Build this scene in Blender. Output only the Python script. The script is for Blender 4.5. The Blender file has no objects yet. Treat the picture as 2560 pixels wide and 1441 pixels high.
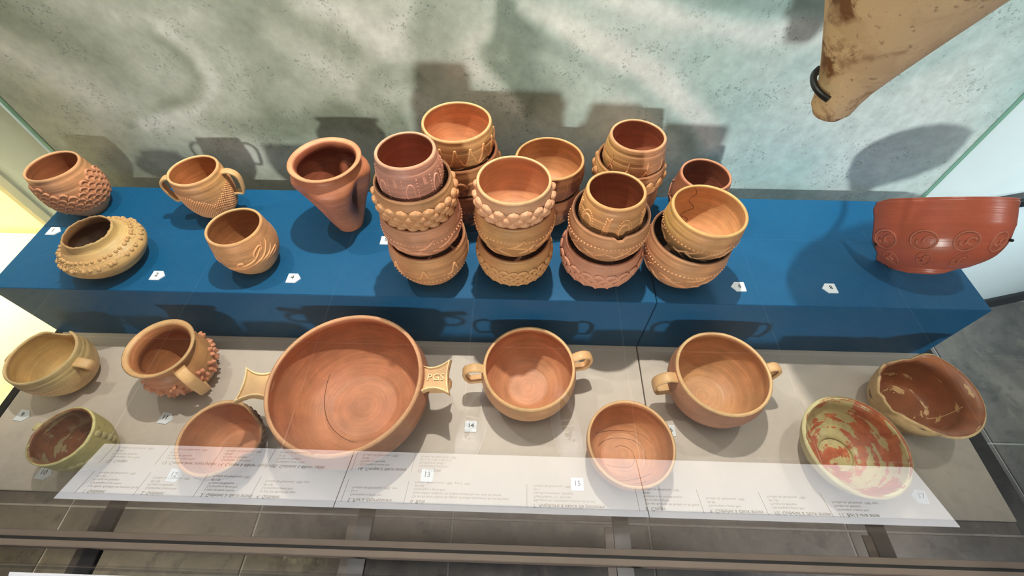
import bpy, bmesh, math, random
import numpy as np
from mathutils import Vector, Matrix
random.seed(7); rng = np.random.default_rng(5)
SC = bpy.context.scene; COL = SC.collection
PI = math.pi
H = 0.1398           # top of the blue plinth above the deck
FLOOR = -0.84        # room floor below the deck
YW = 0.66            # picture wall

# ------------------------------------------------------------------ camera, world, exposure, main lights
cam = bpy.data.cameras.new('camera'); cam.sensor_width = 36; cam.lens = 1094.9 * 36 / 2560
cam.clip_start = 0.02
co = bpy.data.objects.new('camera', cam); COL.objects.link(co); SC.camera = co
rt = Vector((.999586, .028751, -.000852)); up = Vector((-.022673, .805806, .591746)); fw = Vector((-.0177, .591482, -.806124))
mw = Matrix((rt, up, -fw)).transposed().to_4x4(); mw.translation = (0, 0, .7); co.matrix_world = mw
w = bpy.data.worlds.new('world'); SC.world = w; w.use_nodes = True
w.node_tree.nodes['Background'].inputs[0].default_value = (.75, .87, 1, 1)
w.node_tree.nodes['Background'].inputs[1].default_value = .05
SC.view_settings.view_transform = 'Standard'; SC.view_settings.look = 'None'
SC.view_settings.exposure = 0.18; SC.view_settings.gamma = 1; SC.view_settings.use_curve_mapping = False

def light(name, kind, loc, target, energy, color, **kw):
    d = bpy.data.lights.new(name, kind); d.energy = energy; d.color = color
    for k, v in kw.items(): setattr(d, k, v)
    o = bpy.data.objects.new(name, d); COL.objects.link(o); o.location = loc
    o.rotation_euler = (Vector(target) - Vector(loc)).to_track_quat('-Z', 'Y').to_euler()
    return o
# added unseen downlight for the light pool on the floor before the case, a spotlight across the room, warm light on the neighbouring stand
light('floor_pool_light', 'AREA', (0, -.03, 2.1), (0, -.03, FLOOR), 2.2, (1, .95, .9), shape='RECTANGLE', size=2.6, size_y=.2, spread=math.radians(22))
light('room_spotlight', 'SPOT', (-.53, -5.0, .42), (.24, .6, .25), 700, (1, .97, .93), spot_size=math.radians(25), spot_blend=.8, shadow_soft_size=.2)
light('stand_light', 'AREA', (-1.5, .36, .95), (-1.42, .58, -.15), 8, (1, .86, .52), shape='RECTANGLE', size=.6, size_y=.2, spread=math.radians(58))
light('window_light', 'AREA', (2.7, .1, 1.3), (1.6, 1.05, -.1), 15, (.86, .94, 1), shape='RECTANGLE', size=.8, size_y=.8, spread=math.radians(62))

# ------------------------------------------------------------------ helpers
def lin(c):
    f = lambda v: (v / 255 / 12.92) if v / 255 <= .04045 else ((v / 255 + .055) / 1.055) ** 2.4
    return (f(c[0]), f(c[1]), f(c[2]))
def tag(o, label=None, cat=None, group=None, kind=None):
    if label: o['label'] = label
    if cat: o['category'] = cat
    if group: o['group'] = group
    if kind: o['kind'] = kind
    return o
def empty(name, loc, label, cat, group=None, rot=(0, 0, 0)):
    o = bpy.data.objects.new(name, None); o.empty_display_size = .02; COL.objects.link(o)
    o.location = loc; o.rotation_euler = rot
    return tag(o, label, cat, group)
def link(name, me, parent=None, mat=None, loc=None):
    o = bpy.data.objects.new(name, me); COL.objects.link(o)
    if mat is not None and not me.materials: me.materials.append(mat)
    if parent: o.parent = parent
    if loc: o.location = loc
    return o
def mesh(name, vs, fs, mat=None, smooth=False):
    me = bpy.data.meshes.new(name); me.from_pydata([tuple(v) for v in vs], [], fs); me.update()
    if mat: me.materials.append(mat)
    if smooth: me.polygons.foreach_set('use_smooth', [True] * len(me.polygons))
    return me
def box(name, lo, hi, mat, parent=None, bevel=0):
    bm = bmesh.new(); bmesh.ops.create_cube(bm, size=1)
    lo = Vector(lo); hi = Vector(hi); c = (lo + hi) / 2
    for v in bm.verts: v.co = Vector([v.co[i] * (hi[i] - lo[i]) for i in range(3)])
    if bevel: bmesh.ops.bevel(bm, geom=bm.edges[:], offset=bevel, segments=2, affect='EDGES')
    me = bpy.data.meshes.new(name); bm.to_mesh(me); bm.free(); me.materials.append(mat)
    return link(name, me, parent, None, c)
def setcol(me, cols):
    a = me.color_attributes.new('Col', 'FLOAT_COLOR', 'POINT')
    cols = np.asarray(cols, float)
    if cols.ndim == 1: cols = np.tile(cols, (len(me.vertices), 1))
    full = np.ones((len(me.vertices), 4)); full[:, :cols.shape[1]] = cols
    a.data.foreach_set('color', full.ravel())

class NT:
    def __init__(s, name):
        s.m = bpy.data.materials.new(name); s.m.use_nodes = True; s.t = s.m.node_tree; s.t.nodes.clear()
        s.out = s.t.nodes.new('ShaderNodeOutputMaterial')
    def n(s, typ, ins=None, **kw):
        nd = s.t.nodes.new('ShaderNode' + typ)
        for k, v in kw.items(): setattr(nd, k, v)
        for k, v in (ins or {}).items():
            if isinstance(v, bpy.types.NodeSocket): s.t.links.new(v, nd.inputs[k])
            else: nd.inputs[k].default_value = v
        return nd
    def noise(s, vec, scale, detail=4, rough=.55, dist=0):
        return s.n('TexNoise', {'Vector': vec, 'Scale': scale, 'Detail': detail, 'Roughness': rough, 'Distortion': dist}).outputs[0]
    def rng(s, v, a, b, c, d):
        return s.n('MapRange', {'Value': v, 1: a, 2: b, 3: c, 4: d}).outputs[0]
    def mix(s, f, a, b, blend='MIX'):
        nd = s.n('Mix', data_type='RGBA', blend_type=blend)
        for k, v in ((0, f), (6, a), (7, b)):
            if isinstance(v, bpy.types.NodeSocket): s.t.links.new(v, nd.inputs[k])
            else: nd.inputs[k].default_value = v if k == 0 else (tuple(v) + (1,))[:4]
        return nd.outputs[2]
    def bsdf(s, col, rough=.5, bump=None, bs=.1, bd=.001, metal=0, spec=.5):
        b = s.n('BsdfPrincipled', {'Roughness': rough, 'Metallic': metal, 'Specular IOR Level': spec})
        if isinstance(col, bpy.types.NodeSocket): s.t.links.new(col, b.inputs[0])
        else: b.inputs[0].default_value = tuple(col) + (1,)
        if bump is not None:
            nb = s.n('Bump', {'Strength': bs, 'Distance': bd, 'Height': bump}); s.t.links.new(nb.outputs[0], b.inputs['Normal'])
        s.t.links.new(b.outputs[0], s.out.inputs[0]); return s.m
    def coord(s, kind='Object'): return s.n('TexCoord').outputs[kind]

def plain(name, rgb, rough=.5, metal=0, grain=.06, scale=60, spec=.5, bs=.05):
    t = NT(name); p = t.coord(); f = t.noise(p, scale, 3)
    v = t.rng(f, .3, .7, 1 - grain, 1 + grain)
    c = t.mix(1.0, lin(rgb), t.n('CombineColor', {0: v, 1: v, 2: v}).outputs[0], 'MULTIPLY')
    return t.bsdf(c, rough, f, bs, .0005, metal, spec)

def clay(name, rough=.48, ring=.12, blotch=.16, speck=.25, spec=.4, roughcast=0.):
    """thrown clay: colour attribute, turning lines from the UV map, blotches and dark specks from noise"""
    t = NT(name); uv = t.n('UVMap').outputs[0]
    pos = t.n('VectorMath', {0: t.coord(), 1: t.n('ObjectInfo').outputs[0]}, operation='ADD').outputs[0]
    col = t.n('Attribute', attribute_name='Col').outputs[0]
    lo = t.n('SeparateXYZ', {0: t.coord()}); uu = t.n('SeparateXYZ', {0: uv})
    turned = t.n('CombineXYZ', {0: lo.outputs[0], 1: lo.outputs[1], 2: uu.outputs[1]}).outputs[0]
    uvs = t.n('Mapping', {'Vector': turned, 'Scale': (9, 9, 420)}).outputs[0]
    rings = t.noise(uvs, 1.0, 3)
    uv2 = t.n('Mapping', {'Vector': turned, 'Scale': (14, 14, 110)}).outputs[0]
    ring2 = t.noise(uv2, 1.0, 2)
    b1 = t.noise(pos, 28, 4, .6); b2 = t.noise(pos, 900, 2)
    v = t.rng(rings, .3, .7, 1 - ring, 1 + ring)
    v2 = t.rng(b1, .3, .7, 1 - blotch, 1 + blotch)
    v3 = t.rng(b2, .62, .72, 1, 1 - speck)
    v4 = t.rng(ring2, .3, .7, 1 - ring * .8, 1 + ring * .8)
    m = t.n('Math', {0: v, 1: v2}, operation='MULTIPLY').outputs[0]
    m = t.n('Math', {0: m, 1: v4}, operation='MULTIPLY').outputs[0]
    m = t.n('Math', {0: m, 1: v3}, operation='MULTIPLY').outputs[0]
    hue = t.noise(pos, 17, 3)
    tint = t.mix(t.rng(hue, .35, .65, 0, 1), (1.05, .96, .9), (.98, 1.03, 1.0))
    c = t.mix(1.0, col, t.n('CombineColor', {0: m, 1: m, 2: m}).outputs[0], 'MULTIPLY')
    c = t.mix(1.0, c, tint, 'MULTIPLY')
    c = t.n('HueSaturation', {'Saturation': .92, 'Value': .90, 'Color': c}).outputs[0]
    h = t.n('Math', {0: rings, 1: t.n('Math', {0: ring2, 1: 1.6}, operation='MULTIPLY').outputs[0]}, operation='ADD').outputs[0]
    bd = .0006
    if roughcast:
        r = t.noise(pos, 420, 3, .7); r = t.rng(r, .45, .75, 0, roughcast)
        h = t.n('Math', {0: h, 1: r}, operation='ADD').outputs[0]
    return t.bsdf(c, rough, h, .5, bd, 0, spec)

def worn(name, slip, slip2, thr=.5, rough=.42, su=16, sv=160):
    """flaking slip over pale clay (the colour attribute): slip flakes follow the turning"""
    t = NT(name); uv = t.n('UVMap').outputs[0]
    col = t.n('Attribute', attribute_name='Col').outputs[0]
    pos = t.coord()
    lo = t.n('SeparateXYZ', {0: pos}); uu = t.n('SeparateXYZ', {0: uv})
    turned = t.n('CombineXYZ', {0: lo.outputs[0], 1: lo.outputs[1], 2: uu.outputs[1]}).outputs[0]
    a = t.noise(t.n('Mapping', {'Vector': turned, 'Scale': (su, su, sv)}).outputs[0], 1.0, 5, .6)
    b = t.noise(pos, 34, 4, .6)
    s = t.n('Math', {0: a, 1: b}, operation='ADD').outputs[0]
    f = t.rng(s, 2 * thr - .02, 2 * thr + .02, 1, 0)
    sl = t.mix(t.rng(t.noise(pos, 60, 3), .35, .65, 0, 1), lin(slip), lin(slip2))
    g = t.noise(pos, 120, 3); v = t.rng(g, .3, .7, .88, 1.1)
    c = t.mix(f, col, sl)
    c = t.mix(1.0, c, t.n('CombineColor', {0: v, 1: v, 2: v}).outputs[0], 'MULTIPLY')
    return t.bsdf(c, rough, f, .4, .0004)

def glass(name, tint=(.97, .99, .98), both=False):
    """clear pane: Schlick reflectance from the angle between ray and surface, rest passes straight through"""
    t = NT(name); g = t.n('NewGeometry')
    d = t.n('VectorMath', {0: g.outputs['Incoming'], 1: g.outputs['Normal']}, operation='DOT_PRODUCT').outputs['Value']
    a = t.n('Math', {0: d}, operation='ABSOLUTE').outputs[0]
    o = t.n('Math', {0: 1.0, 1: a}, operation='SUBTRACT').outputs[0]
    p = t.n('Math', {0: o, 1: 5.0}, operation='POWER').outputs[0]
    f = t.n('Math', {0: p, 1: .96, 2: .04}, operation='MULTIPLY_ADD').outputs[0]
    if both:                                # the two faces of a pane taken together on its outer face: 2f / (1 + f)
        f = t.n('Math', {0: t.n('Math', {0: f, 1: 2.0}, operation='MULTIPLY').outputs[0], 1: t.n('Math', {0: f, 1: 1.0}, operation='ADD').outputs[0]}, operation='DIVIDE').outputs[0]
    tr = t.n('BsdfTransparent', {0: tuple(tint) + (1,)}); gl = t.n('BsdfGlossy', {0: (1, 1, 1, 1), 'Roughness': 0.0})
    mx = t.n('MixShader', {0: f, 1: tr.outputs[0], 2: gl.outputs[0]})
    t.t.links.new(mx.outputs[0], t.out.inputs[0]); return t.m

M = {}
M['clay'] = clay('clay'); M['clay_rough'] = clay('clay_roughcast', .62, .05, .14, .3, .3, 9.0)
M['clay_red'] = clay('clay_red_slip', .3, .03, .08, .1, .5)
M['amphora'] = clay('amphora_clay', .75, .04, .1, .1, .2)
M['blue'] = plain('blue_paint', (12, 82, 124), .5, grain=.03, scale=90, spec=.25)
M['deck'] = plain('taupe_laminate', (198, 185, 172), .55, grain=.03, scale=40)
M['bronze'] = plain('bronze_metal', (96, 84, 74), .7, 0, .06, 30)
M['black'] = plain('black_metal', (16, 15, 15), .4, 0, .1, 50)
M['black_rubber'] = plain('black_seal', (10, 9, 9), .8)
M['bracket'] = plain('bracket_steel', (62, 55, 48), .45, .4)
M['white_paper'] = plain('white_paper', (190, 192, 200), .7, grain=.01)
M['tagwhite'] = plain('white_card', (226, 230, 236), .5, grain=.02)
M['ink'] = plain('black_ink', (26, 24, 26), .8)
M['ink_grey'] = plain('grey_ink', (84, 80, 82), .8)
M['cream'] = plain('cream_paint', (238, 226, 190), .7, grain=.02, scale=4)
M['white_wall'] = plain('white_wall_paint', (214, 222, 224), .75, grain=.02, scale=4)
M['grout'] = plain('pale_grout', (176, 172, 166), .8, grain=.1)
M['lid'] = plain('case_lid', (120, 120, 118), .6)
M['glass'] = glass('pane_glass'); M['glass_front'] = glass('front_pane_glass', both=True)
t = NT('clear_inner_face'); t.t.links.new(t.n('BsdfTransparent', {0: (.97, .99, .98, 1)}).outputs[0], t.out.inputs[0]); M['clear'] = t.m; M['acrylic'] = glass('clear_acrylic', (.96, .965, .98))
t = NT('glass_edge'); M['edge'] = t.bsdf(lin((150, 200, 178)), .15)
def slate():
    t = NT('slate_tile')
    p = t.n('VectorMath', {0: t.coord(), 1: t.n('ObjectInfo').outputs[0]}, operation='ADD').outputs[0]
    a = t.noise(p, 3.2, 6, .62, .6); b = t.noise(p, 17, 5, .65, .4); c = t.noise(p, 90, 3)
    col = t.mix(t.rng(a, .35, .68, 0, 1), lin((86, 82, 80)), lin((132, 124, 114)))
    col = t.mix(t.rng(b, .56, .7, 0, .7), col, lin((66, 64, 62)))
    col = t.mix(t.rng(b, .3, .42, .5, 0), col, lin((140, 130, 116)))
    return t.bsdf(col, t.rng(c, .3, .7, .35, .6), b, .3, .004)
M['slate'] = slate()

# ------------------------------------------------------------------ room shell
fl = box('floor', (-3.7, -4.2, FLOOR - .06), (3.7, 1.6, FLOOR - .004), M['grout']); tag(fl, kind='structure')
TS = .6135; GX, GY = -.8075, -.103
bm = bmesh.new(); bmesh.ops.create_cube(bm, size=1)
for v in bm.verts: v.co = Vector((v.co.x * (TS - .0065), v.co.y * (TS - .0065), v.co.z * .012))
bmesh.ops.bevel(bm, geom=[e for e in bm.edges if all(v.co.z > 0 for v in e.verts)], offset=.0015, segments=1, affect='EDGES')
tile_me = bpy.data.meshes.new('tile'); bm.to_mesh(tile_me); bm.free(); tile_me.materials.append(M['slate'])
fc = fl.location
for i in range(-4, 7):
    for j in range(-6, 3):
        cx = GX + (i + .5) * TS; cy = GY + (j + .5) * TS
        if abs(cx) > 3.4 or cy > 1.35: continue
        link('tile', tile_me, fl, None, Vector((cx, cy, FLOOR - .006)) - fc)

# picture wall: a printed, softly mottled enlargement of carved relief; the print is a colour attribute on a fine grid
def picture_wall():
    x0, x1, z0, z1 = -.868, .766, -.02, 1.42
    nx, nz = 420, 340
    zs = np.concatenate([np.linspace(z0, .5, 250), np.linspace(.5, z1, nz - 249)[1:]]); xs = np.linspace(x0, x1, nx)
    X, Z = np.meshgrid(xs, zs)
    def field(seed, n, scale):                      # smooth value noise
        r = np.random.default_rng(seed); out = np.zeros_like(X); amp = 1.
        for k in range(n):
            g = r.random((64, 64)); u = (X + 2) * scale * 2 ** k; v = (Z + 2) * scale * 2 ** k
            i, j = np.floor(u).astype(int), np.floor(v).astype(int); a, b = u - i, v - j
            a = a * a * (3 - 2 * a); b = b * b * (3 - 2 * b); G = lambda p, q: g[p % 64, q % 64]
            out += amp * ((G(i, j) * (1 - a) + G(i + 1, j) * a) * (1 - b) + (G(i, j + 1) * (1 - a) + G(i + 1, j + 1) * a) * b - .5); amp *= .55
        return out
    def dist(pts, warp=0):
        d = np.full(X.shape, 9.); side = np.zeros(X.shape)
        P = catmull(np.array(pts), 12)
        for (ax, az), (bx, bz) in zip(P[:-1], P[1:]):
            ex, ez = bx - ax, bz - az; L = ex * ex + ez * ez + 1e-12
            tt = np.clip(((X - ax) * ex + (Z - az) * ez) / L, 0, 1)
            dx, dz = X - ax - tt * ex, Z - az - tt * ez; dd = np.hypot(dx, dz)
            s = np.sign(ex * dz - ez * dx); m = dd < d; d[m] = dd[m]; side[m] = s[m]
        return d, side
    n1, n2 = field(1, 4, 6), field(2, 4, 14)
    v = .45 + .25 * n1 + .1 * n2 + .08 * np.clip((X + .1) / .6, -.5, 1)
    def band(pts, wd, amp, edge=0):
        nonlocal v
        d, s = dist(pts); d = d + .008 * n2
        v = v + amp * np.exp(-(d / wd) ** 2)
        if edge: v = v - abs(edge) * np.exp(-((d - wd * 1.7) / (wd * 1.0)) ** 2) * (s * edge > 0)
    band([(-.525, .411), (-.499, .386), (-.49, .354), (-.502, .321), (-.541, .289), (-.597, .27), (-.66, .253)], .012, .3, -.22)
    band([(-.298, .45), (-.249, .43), (-.21, .404), (-.193, .387)], .024, .38, -.16)
    band([(-.005, .447), (.033, .432), (.081, .407), (.133, .384), (.189, .359), (.23, .33), (.265, .302), (.303, .272), (.33, .235)], .018, .4, -.26)
    band([(.10, .468), (.137, .456), (.198, .439), (.26, .426), (.323, .416), (.366, .419), (.45, .42)], .018, .36, .22)
    band([(-.045, .48), (-.05, .425), (-.08, .394), (-.074, .362), (-.044, .335), (-.013, .298)], .014, .25, .22)
    band([(-.165, .453), (-.177, .423), (-.228, .378), (-.27, .341), (-.275, .301), (-.236, .272)], .014, .15, .1)
    band([(-.86, .42), (-.791, .383), (-.74, .334), (-.678, .287), (-.58, .25), (-.5, .21)], .04, .32)
    band([(-.643, .449), (-.587, .434), (-.519, .425), (-.46, .43)], .02, .2)
    band([(-.355, .405), (-.329, .383), (-.297, .353)], .025, .22)
    band([(-.609, .355), (-.564, .337)], .03, .16)
    band([(-.2, .33), (-.17, .31)], .03, .18)
    band([(.4, .38), (.5, .3), (.62, .22)], .09, .25)
    band([(.5, .42), (.65, .33), (.75, .26)], .05, .2)
    band([(.1, .37), (.2, .29)], .04, .16)
    band([(-.014, .45), (-.013, .375), (.03, .33)], .035, -.3)
    band([(-.125, .46), (-.151, .373), (-.16, .35)], .045, -.22)
    band([(-.395, .45), (-.407, .37), (-.42, .3)], .035, -.18)
    band([(-.75, .46), (-.70, .40), (-.63, .36)], .03, -.2)
    band([(-.52, .25), (-.4, .25), (-.3, .28), (-.22, .26)], .03, -.3)
    band([(.45, .47), (.42, .40), (.4, .36)], .02, -.1)
    band([(.6, .39), (.56, .36)], .02, -.2)
    v = np.clip(.5 + (v - .5) * 1.25, 0, 1)[..., None]
    g = np.clip((X + .25) / .6, 0, 1)[..., None]
    dark = np.array(lin((146, 152, 132))) * (1 - g) + np.array(lin((126, 156, 156))) * g
    mid = np.array(lin((198, 200, 184))) * (1 - g) + np.array(lin((192, 218, 218))) * g
    lite = np.array(lin((234, 232, 222))) * (1 - g) + np.array(lin((234, 242, 242))) * g
    c = np.where(v < .5, dark + (mid - dark) * v * 2, mid + (lite - mid) * (v * 2 - 1))
    vs = np.stack([X, np.full_like(X, YW), Z], -1).reshape(-1, 3)
    idx = np.arange(nx * nz).reshape(nz, nx)
    fs = np.stack([idx[:-1, :-1], idx[:-1, 1:], idx[1:, 1:], idx[1:, :-1]], -1).reshape(-1, 4).tolist()
    n = len(vs); b = [(x0, YW + .018, z0), (x1, YW + .018, z0), (x1, YW + .018, z1), (x0, YW + .018, z1)]
    c0, c1, c2, c3 = idx[0, 0], idx[0, -1], idx[-1, -1], idx[-1, 0]
    fs += [(n + 1, n, n + 3, n + 2), [n, n + 1] + idx[0, ::-1].tolist(), [n + 2, n + 3] + idx[-1, :].tolist(),
           [n + 3, n] + idx[:, 0].tolist(), [n + 1, n + 2] + idx[::-1, -1].tolist()]
    me = mesh('wall_back', vs.tolist() + b, fs)
    setcol(me, np.concatenate([c.reshape(-1, 3), np.full((4, 3), .4)]))
    t = NT('picture_print'); p = t.coord(); col = t.n('Attribute', attribute_name='Col').outputs[0]
    a = t.noise(p, 60, 5, .65); s1 = t.noise(p, 240, 3, .6); s2 = t.noise(p, 22, 3)
    k = t.rng(a, .3, .7, .84, 1.12)
    pit = t.n('Math', {0: t.rng(s1, .56, .64, 0, 1), 1: t.rng(s2, .46, .62, 0, .5)}, operation='MULTIPLY').outputs[0]
    c = t.mix(1.0, col, t.n('CombineColor', {0: k, 1: k, 2: k}).outputs[0], 'MULTIPLY')
    c = t.mix(pit, c, lin((74, 92, 88)))
    t.bsdf(c, .6, a, .06, .0006, 0, .25); me.materials.append(t.m)
    return tag(link('wall_back', me), kind='structure')

def catmull(P, k):
    P = np.asarray(P, float)
    if len(P) < 3:
        tt = np.linspace(0, 1, k + 1)[:, None]; return P[0] * (1 - tt) + P[1] * tt
    Q = np.vstack([2 * P[0] - P[1], P, 2 * P[-1] - P[-2]]); out = []
    for i in range(1, len(Q) - 2):
        for s in np.linspace(0, 1, k, endpoint=False):
            a, b, c, d = Q[i - 1], Q[i], Q[i + 1], Q[i + 2]
            out.append(.5 * (2 * b + (c - a) * s + (2 * a - 5 * b + 4 * c - d) * s * s + (3 * b - a - 3 * c + d) * s ** 3))
    out.append(P[-1]); return np.array(out)
picture_wall()
# room beyond the case sides
tag(box('wall_left', (-1.02, YW - .004, FLOOR), (-.876, YW + .02, 1.42), M['white_wall']), kind='structure')
tag(box('trim_1', (-1.032, YW - .02, FLOOR), (-1.02, YW + .02, 1.42), M['cream']), kind='structure')
tag(box('wall_left', (-3.4, .78, FLOOR), (-1.02, .82, 1.42), M['cream']), kind='structure')
wr = box('wall_right', (.0, 0, FLOOR), (3.2, .04, 2.2), M['white_wall']); wr.rotation_euler.z = math.radians(14)
wr.location = Vector((.79, .80, 0)) + Matrix.Rotation(math.radians(14), 3, 'Z') @ Vector((1.6, .02, (FLOOR + 2.2) / 2)); tag(wr, kind='structure')
bb = box('baseboard_right', (0, 0, 0), (3.1, .012, .07), M['black']); bb.rotation_euler.z = math.radians(14)
bb.location = Vector((.79, .80, 0)) + Matrix.Rotation(math.radians(14), 3, 'Z') @ Vector((1.6, -.008, FLOOR + .036)); tag(bb, kind='structure')
hr = box('wall_rail', (0, 0, 0), (1.6, .03, .034), M['black'], bevel=.006); hr.rotation_euler.z = math.radians(14)
hr.location = Vector((.79, .80, 0)) + Matrix.Rotation(math.radians(14), 3, 'Z') @ Vector((1.238, -.018, -.1))
tag(hr, 'black rail fixed along the white wall beside the display case', 'rail')
st = empty('display_stand', (-2.1, .4, FLOOR), 'cream lit display stand beside the blue plinth, behind the glass side', 'display stand')
box('body', (-1.1, -.2, 0), (1.1, .36, .66), M['cream'], st); box('top', (-1.12, -.22, .66), (1.12, .37, .69), M['cream'], st, .003)

# ------------------------------------------------------------------ the display case
case = empty('display_case', (-.05, .36, -.06), 'display case base with taupe deck panels and bronze front rail', 'display case')
off = -case.location
def cbox(name, lo, hi, mat, bevel=0):
    o = box(name, lo, hi, mat, case, bevel); o.location = o.location + off; return o
XJ = .2132
cbox('deck_panel', (-.8425, .1212, -.022), (XJ - .0012, .655, 0), M['deck'], .0008)
cbox('deck_panel', (XJ + .0012, .1212, -.022), (.716, .655, 0), M['deck'], .0008)
cbox('front_trim', (-.8425, .072, -.022), (.716, .1202, -.004), M['bronze'], .0006)
cbox('front_rail', (-.875, .0515, -.03), (.775, .0595, .002), M['bronze'], .0008)
cbox('glass_seal', (-.875, .0595, -.03), (.775, .072, -.003), M['black_rubber'])
cbox('side_channel', (-.8575, .0735, -.03), (-.8437, .655, .0), M['black'], .0006)
cbox('side_channel', (.7175, .0735, -.03), (.745, .655, -.004), M['black'], .0006)
cbox('base_frame', (-.84, .14, -.06), (.70, .64, -.0225), M['black'])
def pane(lo, hi, axis, label):
    o = box('glass_pane', lo, hi, M['glass'] if axis == 0 else M['clear']); me = o.data; me.materials.append(M['edge'] if axis == 0 else M['glass_front'])
    for p in me.polygons:
        if (axis == 0 and p.normal[1] > .5) or (axis == 1 and p.normal[1] < -.5): p.material_index = 1
    return tag(o, label, 'glass pane', 'glass panes of the display case')
pane((-.868, .0615, -.002), (.766, .0675, 1.38), 1, 'large clear front pane of the case, mirroring the caption panel')
pane((-.874, .0690, -.002), (-.866, .6585, 1.38), 0, 'clear side pane of the case beside the cream display stand')
pane((.764, .0690, -.002), (.772, .6585, 1.38), 0, 'clear side pane of the case beside the red bowl fragment')
tag(box('case_lid', (-.88, .05, 1.382), (.78, .685, 1.41), M['lid'], None, .002), 'flat grey lid closing the top of the display case', 'lid')
# LED bars under the lid
def led_bar(loc, length, energy, color, label, aim):
    e = empty('led_light_bar', loc, label, 'light')
    box('housing', (-length / 2, -.012, 0), (length / 2, .012, .014), M['black'], e)
    t = NT('led_diffuser'); em = t.n('Emission', {0: tuple(color) + (1,), 1: 4.0}); t.t.links.new(em.outputs[0], t.out.inputs[0])
    box('diffuser', (-length / 2, -.006, -.003), (length / 2, .006, 0), t.m, e)
    d = bpy.data.lights.new('led', 'AREA'); d.shape = 'RECTANGLE'; d.size = length; d.size_y = .016; d.energy = energy; d.color = color
    o = bpy.data.objects.new('led', d); COL.objects.link(o); o.parent = e; o.location = (0, 0, -.006); o.rotation_euler = (aim, 0, 0)
    return e
led_bar((-.05, .628, 1.366), .9, 2.2, (1, .93, .82), 'slim LED light bar under the case lid along the picture wall', math.radians(-14))
led_bar((-.05, .115, 1.366), 1.5, 2.2, (1, .94, .85), 'slim LED light bar under the case lid along the front glass', math.radians(18))
for sx, en, lb in ((-.62, 17, 'above the scaled cup'), (0, 62, 'above the stacked bowls'), (.68, 17, 'above the red bowl fragment')):
    sp = empty('spot_lamp', (sx, .622, 1.352), f'small black spot lamp under the case lid {lb}', 'lamp', 'spot lamps under the case lid')
    box('lamp_body', (-.012, -.012, -.008), (.012, .012, .012), M['black'], sp, .003)
    d = bpy.data.lights.new('spot', 'SPOT'); d.energy = en; d.color = (1, .94, .86); d.spot_size = math.radians(130); d.spot_blend = .5; d.shadow_soft_size = .012
    o = bpy.data.objects.new('spot', d); COL.objects.link(o); o.parent = sp; o.location = (0, 0, -.02); o.rotation_euler = (math.radians(-13), 0, 0)

# blue plinths (joint at x = XP)
XP = .2132
for lo, hi, lb in (((-.847, .3889, 0), (XP - .0008, .6303, H), 'long blue painted plinth carrying the stacked bowls'),
                   ((XP + .0008, .3889, 0), (.7224, .6303, H), 'short blue painted plinth under the red bowl fragment')):
    tag(box('plinth', lo, hi, M['blue'], None, .0008), lb, 'plinth', 'blue plinths')

# ------------------------------------------------------------------ pottery
PR = dict(
 bowl=[(.0, 0), (.42, 0), (.5, .02), (.74, .14), (.93, .34), (1.03, .56), (1.05, .72), (1.02, .9), (1, 1)],
 cup=[(0, 0), (.55, 0), (.6, .02), (.85, .15), (1.08, .38), (1.13, .58), (1.08, .8), (1, 1)],
 deep=[(0, 0), (.5, 0), (.58, .03), (.85, .2), (1.02, .42), (1.07, .65), (1.05, .85), (1, 1)],
 squat=[(0, 0), (.8, 0), (.95, .04), (1.45, .22), (1.76, .45), (1.66, .62), (1.3, .76), (1.1, .81), (1.03, .85), (1.02, 1)],
 pot=[(0, 0), (.38, 0), (.42, .02), (.66, .28), (.96, .56), (1.1, .74), (1.07, .83), (.92, .895), (.86, .93), (.9, .97), (1, 1)],
 two=[(0, 0), (.42, 0), (.5, .03), (.78, .18), (.97, .42), (1.05, .68), (1.03, .85), (1, 1)],
 flare=[(0, 0), (.45, 0), (.5, .03), (.8, .2), (.97, .45), (.97, .65), (.85, .82), (.86, .9), (1, 1)],
 dish=[(0, 0), (.4, 0), (.42, .05), (.4, .1), (.62, .22), (.85, .5), (.95, .78), (1, .97), (1.0, 1)],
 basin=[(0, 0), (.5, 0), (.6, .04), (.82, .25), (.95, .55), (1.0, .85), (1, 1)],
 flanged=[(0, 0), (.5, 0), (.58, .04), (.72, .25), (.81, .6), (.83, .8), (.9, .9), (.97, .94), (1, 1)],
 stemcup=[(0, 0), (.55, 0), (.62, .03), (.72, .12), (.92, .42), (.98, .7), (1.0, 1)],
)
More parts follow.
